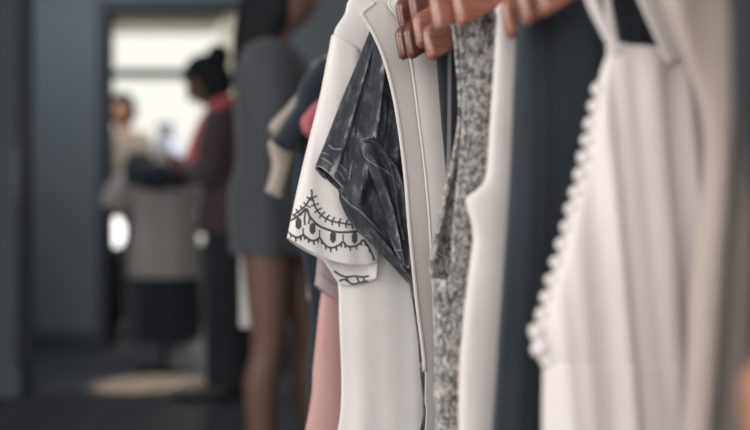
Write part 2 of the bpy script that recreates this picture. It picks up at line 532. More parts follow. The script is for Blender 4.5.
jobs.append(([(308, 212), (309.5, 218), (308.5, 224)], .0013, 4))
for cx_, cy_ in ((298.5, 223.5), (312.5, 228.5), (333, 237), (354.5, 238)):
    for k_ in range(-2, 3):
        h_ = 5.8 * math.sqrt(1 - (k_ / 2.6) ** 2)
        jobs.append(([(cx_ + k_ * 1.15, cy_ - h_), (cx_ + k_ * 1.15, cy_), (cx_ + k_ * 1.15, cy_ + h_)], .0010, 2))
jobs.append(([(295, 214), (298.5, 219)], .0010, 3)); jobs.append(([(318, 225), (313.5, 224)], .0010, 3))
low = [(289, 232), (293, 236), (298, 237.5), (303, 235), (306, 237), (311, 240.5), (316, 240), (319.5, 238), (323, 243), (328, 247), (333, 247.5), (339, 245), (343, 242), (347, 246), (353, 246.5), (359, 244), (363, 240), (367, 245), (371, 252), (374, 260)]
jobs.append((low, .0016, 4))
sm = smooth_pts(low, 4)
for i in range(2, len(sm) - 2, 4):
    x, y = sm[i]
    jobs.append(([(x, y), (x + .2, y + 2.4), (x + .3, y + 4.2)], .0013, 2))
for x, y in ((303, 231), (319.5, 233), (343, 237)):
    jobs.append(([(x, y - 3), (x, y + 4)], .0011, 2))
multi('embroidery', jobs, M['thread'], sl, bv)
# embroidery showing on the inside of the cuff
jobs = [([(334, 271), (340, 275), (347, 277), (354, 276), (362, 277), (369, 276)], .0016, 4), ([(339, 281), (345, 279.5), (352, 284), (360, 282.5), (368, 281)], .0016, 4),
        ([(343, 287), (350, 287.5), (358, 288)], .0012, 3), ([(345, 276), (348, 281)], .0014, 3), ([(356, 276), (359, 282)], .0014, 3), ([(364, 277), (364, 281)], .0014, 3)]
multi('cuff_embroidery', jobs, M['thread'], sl, bv)
jobs = [([(333, 36), (341, 40), (349, 45), (357, 51)], .0009, 5)]
multi('shoulder_seam', jobs, M['white'], r, bv)
hanger(f, 'wooden hanger inside the embroidered white tee', 1.125, .14)

# dark acid washed tee
f = Frame(.068)
r = f.root('t_shirt', 'dark acid-washed tee with crumpled rolled sleeve over the white tee', 't-shirt', .5, G_)
cloth_tube('body', f, r, [('l', -.10, 1.16), ('l', -.165, 1.13), (404, 120), (408, 240), (410, 283), (415, 312), (420, 362), (421, 430), ('l', -.17, .5)],
           [('l', .10, 1.16), ('l', .165, 1.13), ('l', .17, 1.0), ('l', .17, .85), ('l', .17, .8), ('l', .17, .75), ('l', .17, .7), ('l', .17, .62), ('l', .17, .5)], M['acid'], T=.009, w0=-.004, fold=drape(21, .003))
def ridge(fs):
    def g(s, v, side):
        t = 0
        for (s0, s1, v0, v1, wd, h) in fs:
            if v < v0 - .1 or v > v1 + .1: continue
            q = (v - v0) / (v1 - v0); c = s0 + (s1 - s0) * q
            env = max(0, min(1, (v - v0) / .1 + .5)) * max(0, min(1, (v1 - v) / .1 + .5))
            t += 1.6 * h * env * math.exp(-((s - c) / wd) ** 2)
        return t * (1 if side > 0 else .5)
    return g
cloth_tube('sleeve', f, r, [(373, 25), (360, 58), (347, 90), (331, 131), (317.5, 166)], [(380, 25), (374, 58), (367, 100), (358, 148), (346, 194)], M['acid'], T=lambda v: .006 + .014 * v,
           w0=.004, indexed=True, n=80, ns=80, fold=drape(22, .0018, (90, 160, 260), base=.5), px_fold=ridge([(.45, .35, .1, 1, .1, .004), (.75, .8, .3, 1, .1, .003), (.2, .25, .72, .86, .3, .003)]))
cloth_tube('sleeve_hem', f, r, [(322.5, 153), (317, 167)], [(349.5, 178), (346, 195.5)], M['acid'], T=.0215, w0=.004, indexed=True, n=10, ns=80, fold=drape(22, .0018, (90, 160, 260), base=.5))
cloth_tube('folded_front', f, r, [(376, 26), (371, 60), (365, 95), (356, 140), (341, 188), (344, 208), (357, 229), (377, 248), (409, 282)],
           [(390, 26), (400, 60), (406, 95), (409, 140), (410, 188), (413, 208), (414, 229), (416, 248), (418, 287)], M['acid'], T=.013, w0=.017, indexed=True, n=120, ns=90,
           fold=drape(25, .002, (80, 150, 240), base=.6), px_fold=ridge([(.3, .22, 0, .55, .08, .006), (.62, .5, .05, .5, .07, -.005), (.75, .7, .0, .45, .08, .004), (.5, .35, .4, .9, .12, -.006), (.15, .2, .45, .95, .1, .004)]))
cloth_tube('rolled_cuff', f, r, [(364, 139), (361, 147), (363, 157), (368, 168), (375, 186), (384, 212), (391, 238), (399, 264)],
           [(372, 137), (382, 147), (391, 158), (398, 170), (404, 188), (408, 212), (409, 240), (408, 268)], M['acid'], T=.010, w0=.034, indexed=True, n=110, ns=70,
           fold=drape(28, .0022, (90, 170, 280), base=.8), px_fold=ridge([(.2, .2, .3, 1, .12, .004), (.6, .5, .2, .9, .12, -.005), (.85, .8, .3, 1, .1, .003)]))
ro = f.pts([(363, 141), (374, 142), (385, 153), (392, 172), (396, 196), (400, 226)], .046)
V, Fc = tube_path([f.loc(p[0], .047, p[1]) for p in smooth_pts(ro, 6)], .0022, 8); mk('cuff_seam', V, Fc, M['acid'], r)
parts_ = {c.name.split('.')[0]: c for c in r.children}
for nm_, lines in (('rolled_cuff', [[(363, 146), (365, 157), (377, 166), (391, 175), (400, 188)], [(369, 186), (380, 207), (388, 229), (394, 246), (401, 259)], [(386, 246), (394, 250), (402, 250)], [(392, 196), (399, 216), (404, 240)]]),
                   ('folded_front', [[(342, 196), (350, 204), (360, 211), (373, 225), (384, 238)], [(360, 120), (354, 150), (349, 180)]]),
                   ('sleeve_hem', [[(322, 158), (330, 163), (339, 172), (346, 182)]]), ('sleeve', [[(329, 145), (334, 149), (342, 149)]])):
    multi('worn_seam', [(ln, .0010, 5) for ln in lines], M['worn'], parts_[nm_], world_bvh(parts_[nm_], r))
hanger(f, 'wooden hanger inside the dark acid-washed tee', 1.125, .11)

# cream sleeveless blouse with bound armhole
f = Frame(.155)
r = f.root('blouse', 'cream sleeveless blouse with long bound armhole edge', 'blouse', .42, G_)
LB = [('l', -.07, 1.19), ('l', -.14, 1.16), (384, -8), (373, 4), (364, 11), (362, 14), (365, 19), (374, 34), (385, 60), (394, 95), (400, 130), (406, 180), (410, 230), (417, 300), (424.5, 362), (425, 400), (425, 430), ('l', -.16, .42)]
LF = [('l', -.07, 1.19), (396, -6), (404, 20), (412, 50), (417, 80), (422, 120), (427, 160), (431, 200), (434.5, 250), (437, 300), (439, 350), (440, 430), ('l', -.13, .42)]
def RR(Ls, fr, ws):
    return [('l', -max(-.25, min(-.06, p[0])), p[1]) for p in fr.pts(Ls, ws)]
bk, eb = cloth_sheet('back_panel', f, r, LB, RR(LB, f, -.012), M['cream'], w=-.012, fold=drape(31, .0035), side=-1, curl=.0, n=110, indexed=True, solid=.0016)
ft, ef = cloth_sheet('front_panel', f, r, LF, RR(LF, f, .012), M['cream'], w=.012, fold=drape(32, .0035), side=1, curl=.010, n=110, indexed=True, solid=.0016)
edge_trim('armhole_binding', eb[18:92], .0030, M['cream'], r)
edge_trim('front_fold_ridge', ef, .0020, M['cream'], r)  # soft ridge shaped for the shaded fold line down the front
hanger(f, 'wooden hanger inside the cream sleeveless blouse', 1.095, .16)

# dark pinstriped top
f = Frame(.25)
r = f.root('blouse', 'dark pinstriped top squeezed between cream blouse and grey knit', 'blouse', .42, G_)
cloth_tube('body', f, r, [('l', -.06, 1.15), (438, 0), (436, 30), (437.5, 62), (442, 120), (447, 178), (452, 260), (452, 430), ('l', -.14, .42)],
           [('l', .06, 1.15), ('l', .12, 1.07), ('l', .125, 1.05), ('l', .13, 1.03), ('l', .13, .95), ('l', .13, .88), ('l', .14, .8), ('l', .14, .6), ('l', .14, .42)], M['stripe'], T=.008, fold=drape(41, .0025))

# grey marl knit vest
f = Frame(.345)
r = f.root('knit_vest', 'grey marl knit vest with deep armhole, beside the pinstriped top', 'vest', .36, G_)
LBk = [('l', -.08, 1.135), (452, -4), (456, 30), (461, 80), (461.5, 120), (455, 160), (448, 190), (440, 232), (433.5, 262), (434, 276), (437, 283)]
LFk = [('l', -.08, 1.135), (459, -4), (462, 30), (465, 80), (466, 120), (463, 160), (459, 200), (456, 232), (455.5, 255), (455, 272), (450, 283)]
bk, eb = cloth_sheet('back_panel', f, r, LBk, RR(LBk, f, -.016), M['marl'], w=-.014, fold=drape(51, .002), side=-1, curl=-.004, n=90, indexed=True, solid=.004, wfun=lambda s, v: -.030 * max(0, min(1, (v - .45) / .3)) * max(0, min(1, (s - .004) / .02)))
ft, ef = cloth_sheet('front_panel', f, r, LFk, RR(LFk, f, .014), M['marl'], w=.018, fold=drape(52, .003), side=1, curl=.004, n=90, indexed=True, solid=.004)
edge_trim('armhole_rib', eb[8:], .0030, M['marl'], r)
edge_trim('front_rib', ef[8:], .0030, M['marl'], r)
cloth_tube('body', f, r, [(434.5, 279), (435, 300), (437, 350), (438, 430), ('l', -.17, .36)], [('l', .17, .805), ('l', .17, .78), ('l', .17, .73), ('l', .17, .64), ('l', .17, .36)], M['marl'], T=.022, fold=drape(53, .003), n=50, solid=.003)

# off white shirt
f = Frame(.425)
r = f.root('shirt', 'off-white sleeveless shirt between grey knit vest and navy dress', 'shirt', .3, G_)
cloth_tube('body', f, r, [('l', -.08, 1.12), (503, 2), (498, 20), (495, 70), (491, 130), (487.5, 176), (478, 190), (467, 198), (470.5, 216), (474.5, 236), (470, 275), (464, 330), (460, 430), ('l', -.2, .3)],
           [('l', .08, 1.12), ('l', .14, 1.08), ('l', .15, 1.06), ('l', .155, 1.0), ('l', .16, .95), ('l', .165, .9), ('l', .17, .89), ('l', .18, .88), ('l', .18, .86), ('l', .18, .84), ('l', .18, .8), ('l', .19, .75), ('l', .2, .65), ('l', .2, .3)],
           M['shirt'], T=lambda v: .011 + .005 * v, fold=drape(61, .005), n=120)

# navy dress
f = Frame(.485)
r = f.root('dress', 'plain navy dress falling straight behind the white pompom camisole', 'dress', .2, G_)
cloth_tube('body', f, r, [('l', -.07, 1.14), (528, -12), (520, 12), (517, 60), (513, 150), (507, 240), (500, 340), (494, 430), ('l', -.235, .2)],
           [('l', .09, 1.14), ('l', .15, 1.09), ('l', .155, 1.05), ('l', .16, 1.0), ('l', .16, .9), ('l', .17, .8), ('l', .18, .7), ('l', .19, .62), ('l', .22, .2)],
           M['navy'], T=.014, fold=drape(71, .011, (64, 121, 200), base=.6), n=90, ns=160)

# white camisole with pompom trim
f = Frame(.60)
r = f.root('camisole_dress', 'white gathered camisole dress edged with a row of small pompoms', 'dress', .2, G_)
LC = [(612, 48), (604, 72), (596, 110), (586, 160), (574, 210), (563, 250), (552, 290), (539, 335), (541, 352), (549, 372), (546, 430), ('l', -.20, .2)]
RC = [('l', .10, .985), ('l', .115, .97), ('l', .12, .955), ('l', .13, .91), ('l', .14, .87), ('l', .15, .84), ('l', .16, .81), ('l', .17, .77), ('l', .17, .76), ('l', .17, .74), ('l', .17, .69), ('l', .2, .2)]
zc = lambda s: .0
bd = cloth_tube('body', f, r, LC, RC, M['cami'], indexed=True, T=lambda v: .013 + .010 * v, fold=drape(84, .006, (150, 241, 330), base=.6, zspan=.2), n=110, ns=240, Tp=.5)
pe = []
for p in resample(f.pts(LC[1:8], 0), 200, 20): pe.append(Vector(f.loc(p[0] + .0015, .0, p[1])))
edge_trim('trim_tape', pe[::4], .0030, M['cami'], r)
acc = 0; last = pe[0]; step = .0142
def pom(c, rad, seed):
    bm = bmesh.new(); bmesh.ops.create_icosphere(bm, subdivisions=2, radius=rad); rn = random.Random(seed)
    for v in bm.verts: v.co *= rn.uniform(.86, 1.12); v.co += Vector(c)
    return from_bm('pompom', bm, M['cami'], r)
k = 0
for a, b in zip(pe, pe[1:]):
    acc += (b - a).length
    if acc > step:
        acc = 0; k += 1; pom(b + Vector((-.004, 0, 0)), .0058, k)
e = pe[-1]
for dx, dz, rr in ((-.003, .003, .0075), (.0, -.010, .0085), (.007, -.021, .0075), (.011, -.045, .006), (.010, -.060, .006)): k += 1; pom(e + Vector((dx, 0, dz)), rr, k)
def strap(nm, a, wd, mat, w=.0, sd=0):
    pts = [Vector(f.loc(p[0], w + sd * i, p[1])) for i, p in enumerate(smooth_pts(f.pts(a, w), 6))]
    V, Fc = tube_path(pts, (wd, .0016), 10) if False else tube_path(pts, [(wd, .0018)] * len(pts), 10)
    return mk(nm, V, Fc, mat, r)
strap('strap', [(585, -30), (592, 0), (604, 26), (618, 52)], .0055, M['cami'], .016)
strap('strap', [(603, -30), (607, 0), (612, 26), (616, 52)], .0035, M['cami'], -.012)
# scooped neckline band with lace at the right strap
ring0 = [v.co.copy() for v in bd.data.vertices[:240]]; V, Fc = tube_path(ring0 + ring0[:1], .0034, 8); mk('neckline_band', V, Fc, M['cami'], r)
strap('strap', [(640, -40), (654, -4), (667, 25), (681, 58)], .0155, M['cami'], .018)
hanger(Frame(.56), 'large wooden hanger holding the white pompom camisole dress', 1.052, .2)
# taupe knit
f = Frame(.695)
r = f.root('cardigan', 'taupe knit cardigan right of the white pompom camisole dress', 'cardigan', .2, G_)
cloth_tube('body', f, r, [('l', -.135, 1.09), (664, -20), (672, 10), (688, 60), (707, 130), (703, 215), (693, 300), (686, 430), ('l', -.18, .2)],
           [('l', .10, 1.09), ('l', .15, 1.03), ('l', .16, 1.0), ('l', .165, .98), ('l', .17, .92), ('l', .17, .84), ('l', .17, .77), ('l', .17, .70), ('l', .18, .2)], M['taupe'], T=.018, fold=drape(91, .010, (95, 151, 230), base=.6), n=80, ns=100)
hanger(f, 'wooden hanger inside the taupe knit cardigan', 1.06, .18)
# charcoal top at the frame's edge
f = Frame(.785)
r = f.root('dress', 'charcoal dress at the right edge of the picture', 'dress', .2, G_)
cloth_tube('body', f, r, [('l', -.15, 1.09), (733, -20), (734, 20), (736, 80), (743, 130), (752, 180), (757, 250), (757, 430), ('l', -.13, .2)],
           [('l', .1, 1.09), ('l', .15, 1.04), ('l', .155, 1.01), ('l', .16, .97), ('l', .16, .93), ('l', .16, .9), ('l', .16, .84), ('l', .17, .72), ('l', .17, .2)], M['char'], T=.014, fold=drape(95, .006), n=80, ns=90)
hanger(f, 'wooden hanger inside the charcoal dress', 1.075, .17)

f = Frame(.865)
r = f.root('skirt', 'tan skirt showing only in the bottom right corner', 'skirt', .2, G_)
cloth_tube('body', f, r, [('l', -.09, .95), (785, 200), (776, 300), (762, 370), (751, 425), ('l', -.15, .2)], [('l', .1, .95), ('l', .12, .88), ('l', .14, .81), ('l', .16, .76), ('l', .17, .71), ('l', .19, .2)], M['tan'], T=.016, fold=drape(97, .008))
hanger(f, 'wooden hanger the tan skirt hangs from, nearest the camera', .925, .10)

# the bare hanger ends seen between blouse and knit
def hf(x, y, t, label, mat='wood', half=.2):
    fr = Frame(t); u, z = fr.P(x, y, .016)
    hanger(fr, label, z, -u, mat)
hf(398, 18, .192, 'wooden hanger, topmost of the leftmost bare hanger ends', 'wood_dark')
hf(397.5, 46, .214, 'wooden hanger, lowest of the leftmost bare hanger ends', 'wood_dark')
hf(406, 45, .236, 'narrow dark wooden hanger end, second along the lower row', 'wood_dark')
hf(410, 9, .257, 'wooden hanger end at top edge, second along the upper row', 'wood_dark')
hf(415, 33, .278, 'rounded wooden hanger end between the dark ends and the broad grained one')
hf(425.5, 46, .302, 'broad grained wooden hanger end hanging lowest before the grey knit')
hf(432, 14, .382, 'light orange wooden hanger end above the broad grained one')
hf(455, 10, .403, 'blurred wooden hanger crossing the top of the grey knit vest')
hf(504, 22, .462, 'wooden hanger end hanging in front of the off-white shirt top')
hf(520, 6, .528, 'big blurred wooden hanger over the top of the navy dress')

# ---------------------------------------------------------------- rear rail
GR = 'clothes on the rear rail'
f = Frame(0, 1)
r = f.root('shirt', 'beige shirt with hanging sleeves, blurred left of the dark jacket', 'shirt', .5, GR)
cloth_tube('body', f, r, [('l', -.07, 1.2), (318, 60), (312, 110), (308, 200), (308, 300)], [('l', .07, 1.2), ('l', .17, 1.15), ('l', .18, 1.08), ('l', .18, .9), ('l', .18, .7)], M['beige'], T=.02, fold=drape(101, .006))
cloth_tube('sleeve', f, r, [(306, 84), (288, 106), (274, 120), (269, 130)], [(312, 96), (298, 114), (286, 128), (277, 136)], M['beige'], T=.02, w0=.03, indexed=True, n=30)
cloth_tube('cuff', f, r, [(280, 137), (269, 143), (273, 165), (266, 192)], [(300, 139), (295, 152), (288, 172), (281, 198)], M['beige'], T=.02, w0=.03, indexed=True, n=30)
hanger(f, 'hanger inside the blurred beige shirt', 1.16, .11)
f = Frame(.10, 1)
r = f.root('jacket', 'dark ink jacket hanging blurred behind the embroidered tee', 'jacket', .3, GR)
cloth_tube('body', f, r, [('l', -.08, 1.2), (322, 60), (312, 85), (302, 130), (294, 190), (302, 250), (311, 310), (314, 430), ('l', -.12, .3)],
           [('l', .08, 1.2), ('l', .15, 1.16), ('l', .17, 1.1), ('l', .18, 1.0), ('l', .19, .9), ('l', .19, .8), ('l', .19, .66), ('l', .19, .5), ('l', .19, .3)], M['inkblue'], T=.02, fold=drape(102, .008))
cloth_tube('sleeve', f, r, [(321, 58), (301, 84), (296, 104), (286, 120), (273, 140)], [(334, 72), (320, 96), (312, 114), (302, 134), (290, 152)], M['inkblue'], T=.022, w0=.03, indexed=True, n=30)
hanger(f, 'hanger inside the dark ink jacket', 1.16, .11)
f = Frame(.19, 1)
r = f.root('t_shirt', 'rose pink top peeking out beside the embroidered tee shoulder', 't-shirt', .6, GR)
cloth_tube('body', f, r, [('l', -.08, 1.2), (346, 40), (342, 90), (342, 200), (342, 260)], [('l', .08, 1.2), ('l', .15, 1.16), ('l', .16, 1.1), ('l', .16, .9), ('l', .16, .78)], M['rose'], T=.018, fold=drape(103, .005))
cloth_tube('sleeve', f, r, [(324, 96), (311, 108), (302, 120), (305, 132)], [(334, 100), (322, 113), (317, 126), (311, 137)], M['rose'], T=.018, w0=.02, indexed=True, n=30)
hanger(f, 'hanger inside the rose pink top', 1.17, .11)

# ---------------------------------------------------------------- people
def body_mesh(name, joints, edges, head_c, head_yaw, head_pitch, hands, mat, parent, H):
    """one continuous figure: skin-modifier limbs, fingers and a shaped head fused by a remesh"""
    bm = bmesh.new()
    def seg(pts, rad, n=16, ends=True):
        V, Fc = tube_path(pts, rad, n); vs = [bm.verts.new(v) for v in V]
        for fc in Fc: bm.faces.new([vs[i] for i in fc])
    for chain in edges:
        P = [(*joints[q][0], *(joints[q][1] if isinstance(joints[q][1], tuple) else (joints[q][1],) * 2)) for q in chain]
        sp_ = smooth_pts(P, 5)
        seg([p[:3] for p in sp_], [(float(p[3]), float(p[4])) for p in sp_], 20)
        for p in (P[0], P[-1]):
            ic = bmesh.ops.create_icosphere(bm, subdivisions=3, radius=1)
            for v in ic['verts']: v.co = Vector((v.co.x * p[3], v.co.y * p[4], v.co.z * min(p[3], p[4]))) * .99 + Vector(p[:3])
    # head
    hm = bmesh.new(); bmesh.ops.create_uvsphere(hm, u_segments=40, v_segments=28, radius=1)
    R = Matrix.Rotation(head_yaw, 3, 'Z') @ Matrix.Rotation(head_pitch, 3, 'Y')
    for v in hm.verts:
        c = v.co.copy()
        p = Vector((c.x * .098, c.y * .076, c.z * .118))
        if c.z < 0: p.y *= 1 + .22 * c.z; p.x *= 1 + .10 * c.z
        fx = max(0, c.x)
        g = lambda y0, z0, sy, sz: math.exp(-((c.y - y0) / sy) ** 2 - ((c.z - z0) / sz) ** 2) * fx
        p.x += .026 * g(0, -.16, .14, .13) + .012 * g(0, .05, .12, .2) + .008 * g(0, -.52, .3, .08) + .010 * g(0, -.80, .3, .16)
        p.x -= .010 * (g(.38, .05, .2, .12) + g(-.38, .05, .2, .12))
        p.x += .006 * (g(.4, .24, .3, .08) + g(-.4, .24, .3, .08))
        v.co = R @ p + Vector(head_c)
    for sg in (1, -1):
        em = bmesh.ops.create_icosphere(hm, subdivisions=2, radius=1)
        for v in em['verts']:
            v.co = R @ Vector((v.co.x * .018 - .008, v.co.y * .008 + sg * .076, v.co.z * .032 - .01)) + Vector(head_c)
    t2 = bpy.data.meshes.new('h'); hm.to_mesh(t2); hm.free(); bm.from_mesh(t2)
    # hands: palm and five bent fingers
    for (wrist, d, nrm, curl) in hands:
        wv = Vector(wrist); d = Vector(d).normalized(); nv = Vector(nrm).normalized(); sd = d.cross(nv).normalized()
        seg([wv - d * .03, wv + d * .02, wv + d * .06, wv + d * .088], [.022, .026, .027, .022], 12)
        for off in (-.026, .026): seg([wv + d * .005 + sd * off * .5, wv + d * .05 + sd * off, wv + d * .088 + sd * off], [.016, .016, .012], 10)
        for q, (off, ln) in enumerate(((-.030, .060), (-.010, .074), (.010, .080), (.029, .070))):
            b0 = wv + d * .08 + sd * off; c1 = d; pts = [b0 - d * .02, b0]
            cur = b0; an = 0
            for part in (.45, .32, .23):
                an += curl; dd = d * math.cos(an) + nv * math.sin(an); cur = cur + dd * ln * part; pts.append(cur)
            seg(pts, [.009, .009, .0085, .008, .006])
        b0 = wv + d * .03 + sd * .028
        seg([b0 - sd * .012, b0 + sd * .014 + d * .02, b0 + sd * .028 + d * .042 + nv * .012, b0 + sd * .026 + d * .062 + nv * .024], [.013, .012, .010, .007])
    out = bpy.data.meshes.new(name); bm.to_mesh(out); bm.free(); out.materials.append(mat)
    ob = bpy.data.objects.new(name, out); COL.objects.link(ob)
    rm = ob.modifiers.new('fuse', 'REMESH'); rm.mode = 'VOXEL'; rm.voxel_size = .0055; rm.use_smooth_shade = True
    smo = ob.modifiers.new('relax', 'SMOOTH'); smo.iterations = 4; smo.factor = .5
    dg = bpy.context.evaluated_depsgraph_get()
    fin = bpy.data.meshes.new_from_object(ob.evaluated_get(dg)); ob.modifiers.clear(); ob.data = fin
    fin.polygons.foreach_set('use_smooth', [True] * len(fin.polygons))
    if not fin.materials: fin.materials.append(mat)
    bk_ = bmesh.new(); bk_.from_mesh(fin); seen = set(); best = []
    for v0 in bk_.verts:
        if v0.index in seen: continue
        st = [v0]; seen.add(v0.index); isl = []
        while st:
            v = st.pop(); isl.append(v)
            for e_ in v.link_edges:
                o_ = e_.other_vert(v)
                if o_.index not in seen: seen.add(o_.index); st.append(o_)
        if len(isl) > len(best): best = isl
    keep = set(best); bmesh.ops.delete(bk_, geom=[v for v in bk_.verts if v not in keep], context='VERTS'); bk_.to_mesh(fin); bk_.free()
    ob.parent = parent; ob.name = name
    # eyes and lips
    for sg in (1, -1):
        eb = bmesh.new(); bmesh.ops.create_uvsphere(eb, u_segments=12, v_segments=8, radius=.0115)
        for v in eb.verts: v.co = v.co + R @ Vector((.0705, sg * .031, .006)) + Vector(head_c)
        from_bm('eye', eb, M['eye'], ob)
        eb = bmesh.new(); bmesh.ops.create_uvsphere(eb, u_segments=12, v_segments=8, radius=.0066)
        for v in eb.verts: v.co = v.co + R @ Vector((.0768, sg * .0315, .006)) + Vector(head_c)
        from_bm('iris', eb, M['iris'], ob)
    lb = bmesh.new(); bmesh.ops.create_uvsphere(lb, u_segments=14, v_segments=8, radius=1)
    for v in lb.verts: v.co = R @ Vector((v.co.x * .007 + .094, v.co.y * .024, v.co.z * .0075 - .061)) + Vector(head_c)
    from_bm('lips', lb, M['lip'], ob)
    return ob, R

def stand_joints(hip_z, lean=0, legs=None, arms=None, head=None, female=True):
    k = hip_z / .90
    J = {'seat': ((0, 0, hip_z - .07), (.09, .125)), 'pelvis': ((0, 0, hip_z), (.11, .155)), 'waist': ((lean * .25, 0, hip_z + .17 * k), (.09, .125)), 'chest': ((lean * .7, 0, hip_z + .34 * k), (.105, .15)),
         'upper': ((lean * .9, 0, hip_z + .46 * k), (.085, .14)), 'collar': ((lean, 0, hip_z + .53 * k), (.055, .075)), 'neck': ((lean * 1.2 + .25 * (head[0] - lean), 0, hip_z + .58 * k), .05), 'skull': ((head[0] - .02, head[1], head[2] - .03), .052)}
    E = [('seat', 'pelvis', 'waist', 'chest', 'upper', 'collar', 'neck', 'skull')]
    for n, s in (('l', 1), ('r', -1)):
        kx, kz, ax, az = legs[n]
        J['hip' + n] = ((.0, s * .08, hip_z - .02), .085); J['thigh' + n] = ((kx * .5, s * .085, (hip_z + kz) / 2 + .04), .075)
        J['knee' + n] = ((kx, s * .085, kz), .053); J['calf' + n] = (((kx + ax) / 2 - .015, s * .085, (kz + az) / 2 + .06), .054)
        J['ankle' + n] = ((ax, s * .085, az), .036); J['heel' + n] = ((ax - .005, s * .087, .045), .034); J['toe' + n] = ((ax + .15, s * .095, .03), .024)
        E += [('hip' + n, 'thigh' + n, 'knee' + n, 'calf' + n, 'ankle' + n, 'heel' + n), ('heel' + n, 'toe' + n)]
        el, wr = arms[n]
        J['sh' + n] = ((lean * .9, s * .155, hip_z + .455 * k), .055); J['el' + n] = (el, .040); J['wr' + n] = (wr, .026)
        J['ua' + n] = (tuple((Vector(J['sh' + n][0]) * .5 + Vector(el) * .5)), .047); J['fa' + n] = (tuple(Vector(el) * .65 + Vector(wr) * .35), .040)
        E += [('sh' + n, 'ua' + n, 'el' + n, 'fa' + n, 'wr' + n)]
    return J, E

def ell_loft(name, rows, mat, parent, n=44, wob=0, seed=0, solid=.003):
    """rows of (z, cx, cy, rx, ry)"""
    rn = random.Random(seed); ph = rn.uniform(0, 6)
    rs = smooth_pts(rows, 6); rl = []
    for i, (z, cx, cy, rx, ry) in enumerate(rs):
        g = i / len(rs)
        rl.append([(cx + rx * math.cos(a) * (1 + wob * g * math.sin(7 * a + ph)), cy + ry * math.sin(a) * (1 + wob * g * math.sin(7 * a + ph)), z) for a in [2 * math.pi * q / n for q in range(n)]])
    V, Fc = rings(rl)
    return mk(name, V, Fc, mat, parent, solid=solid, offset=1)

def limb_sleeve(name, pts, rad, mat, parent):
    sp = smooth_pts([(*p, q) for p, q in zip(pts, rad)], 6)
    V, Fc = tube_path([p[:3] for p in sp], [float(p[3]) for p in sp], 20, cap=False)
    return mk(name, V, Fc, mat, parent, solid=.003, offset=1)

def hair_shell(name, c, R, mat, parent, fall=0, back=0, bun=None, seed=0):
    bm = bmesh.new(); bmesh.ops.create_uvsphere(bm, u_segments=56, v_segments=36, radius=1)
    rn = random.Random(seed)
    for v in bm.verts:
        p = v.co.copy(); az = math.atan2(p.y, p.x)
        st = 1 + .02 * math.sin(az * 23 + 2 * p.z) + .012 * math.sin(az * 41)
        q = Vector((p.x * .116 * st - .012, p.y * .093 * st, p.z * .132 + .012))
        # the face stays free: pull the front lower part back inside the skull
        if p.x > .25 and p.z < .42:
            k = min(1, (p.x - .25) / .3) * min(1, (.42 - p.z) / .15)
            q.x = q.x * (1 - k) + .02 * k; q.y *= 1 - .1 * k
        if p.z < -.1 and p.x < .3 and fall:
            k = min(1, (-.1 - p.z) / .6) * min(1, (.3 - p.x) / .3)
            q.z -= fall * k; q.x -= back * k
        v.co = R @ q + Vector(c) if not fall else (R @ Vector((q.x, q.y, max(q.z, -.12))) + Vector((0, 0, min(0, q.z + .12))) + Vector(c))
    if bun:
        r_ = bmesh.ops.create_icosphere(bm, subdivisions=3, radius=1)
        for v in r_['verts']:
            a = math.atan2(v.co.y, v.co.x); k = 1 + .04 * math.sin(6 * a + 5 * v.co.z)
            v.co = R @ (Vector(bun[0]) + v.co * bun[1] * k) + Vector(c)
    return from_bm(name, bm, mat, parent)

def shoe(name, ax, y, parent, mat):
    rows = []
    for x, hw, h in ((-.045, .026, .055), (-.03, .034, .075), (.03, .036, .078), (.09, .042, .055), (.15, .044, .042), (.185, .034, .034), (.205, .012, .018)):
        rows.append([(ax + .02 + x, y + hw * math.copysign(abs(math.cos(a)) ** .7, math.cos(a)), max(0, h * .5 + h * .5 * math.copysign(abs(math.sin(a)) ** .7, math.sin(a)))) for a in [2 * math.pi * q / 16 for q in range(16)]])
    V, Fc = rings(rows, cap=True); return mk(name, V, Fc, mat, parent)

# woman beside the rack, facing it (to the right)
hx, hz_ = .045, 1.56
pr = thing('person', 'woman with long dark hair in short grey dress, standing bare-legged behind the rack', 'person', (-.335, 3.3, 0), 0)
J, E = stand_joints(.88, .01, {'l': (.125, .47, .145, .085), 'r': (.005, .47, -.01, .085)}, {'r': ((.05, -.215, 1.09), (.27, -.17, 1.15)), 'l': ((-.05, .225, 1.08), (-.07, .22, .94))}, (hx, 0, hz_))
bo, R = body_mesh('body', J, E, (hx, 0, hz_), 0, .12, [((.27, -.17, 1.15), (1, .1, .15), (0, .3, -1), .35), ((-.07, .22, .94), (-.03, 0, -1), (1, -.3, 0), .75)], M['skin'], pr, 1.68)
hair_shell('hair', (hx, 0, hz_), R, M['hair'], pr, fall=.22, back=.05, seed=1)
ell_loft('dress', [(1.40, .0, 0, .07, .10), (1.385, .01, 0, .09, .165), (1.32, .012, 0, .118, .19), (1.2, .02, 0, .130, .185), (1.05, .012, 0, .115, .165), (.93, .0, 0, .128, .185), (.82, .01, 0, .132, .195), (.75, .015, 0, .134, .2)], M['grey_dress'], pr, wob=.05, seed=2)
limb_sleeve('sleeve', [(.009, .13, 1.36), (-.02, .2, 1.26), (-.052, .226, 1.09), (-.07, .222, .97)], (.066, .068, .06, .046), M['grey_dress'], pr)
limb_sleeve('sleeve', [(.009, -.13, 1.36), (.025, -.195, 1.26), (.048, -.216, 1.10), (.15, -.195, 1.105), (.25, -.172, 1.145)], (.066, .068, .058, .05, .042), M['grey_dress'], pr)
shoe('shoe', .145, .09, pr, M['shoe']); shoe('shoe', -.01, -.09, pr, M['shoe'])
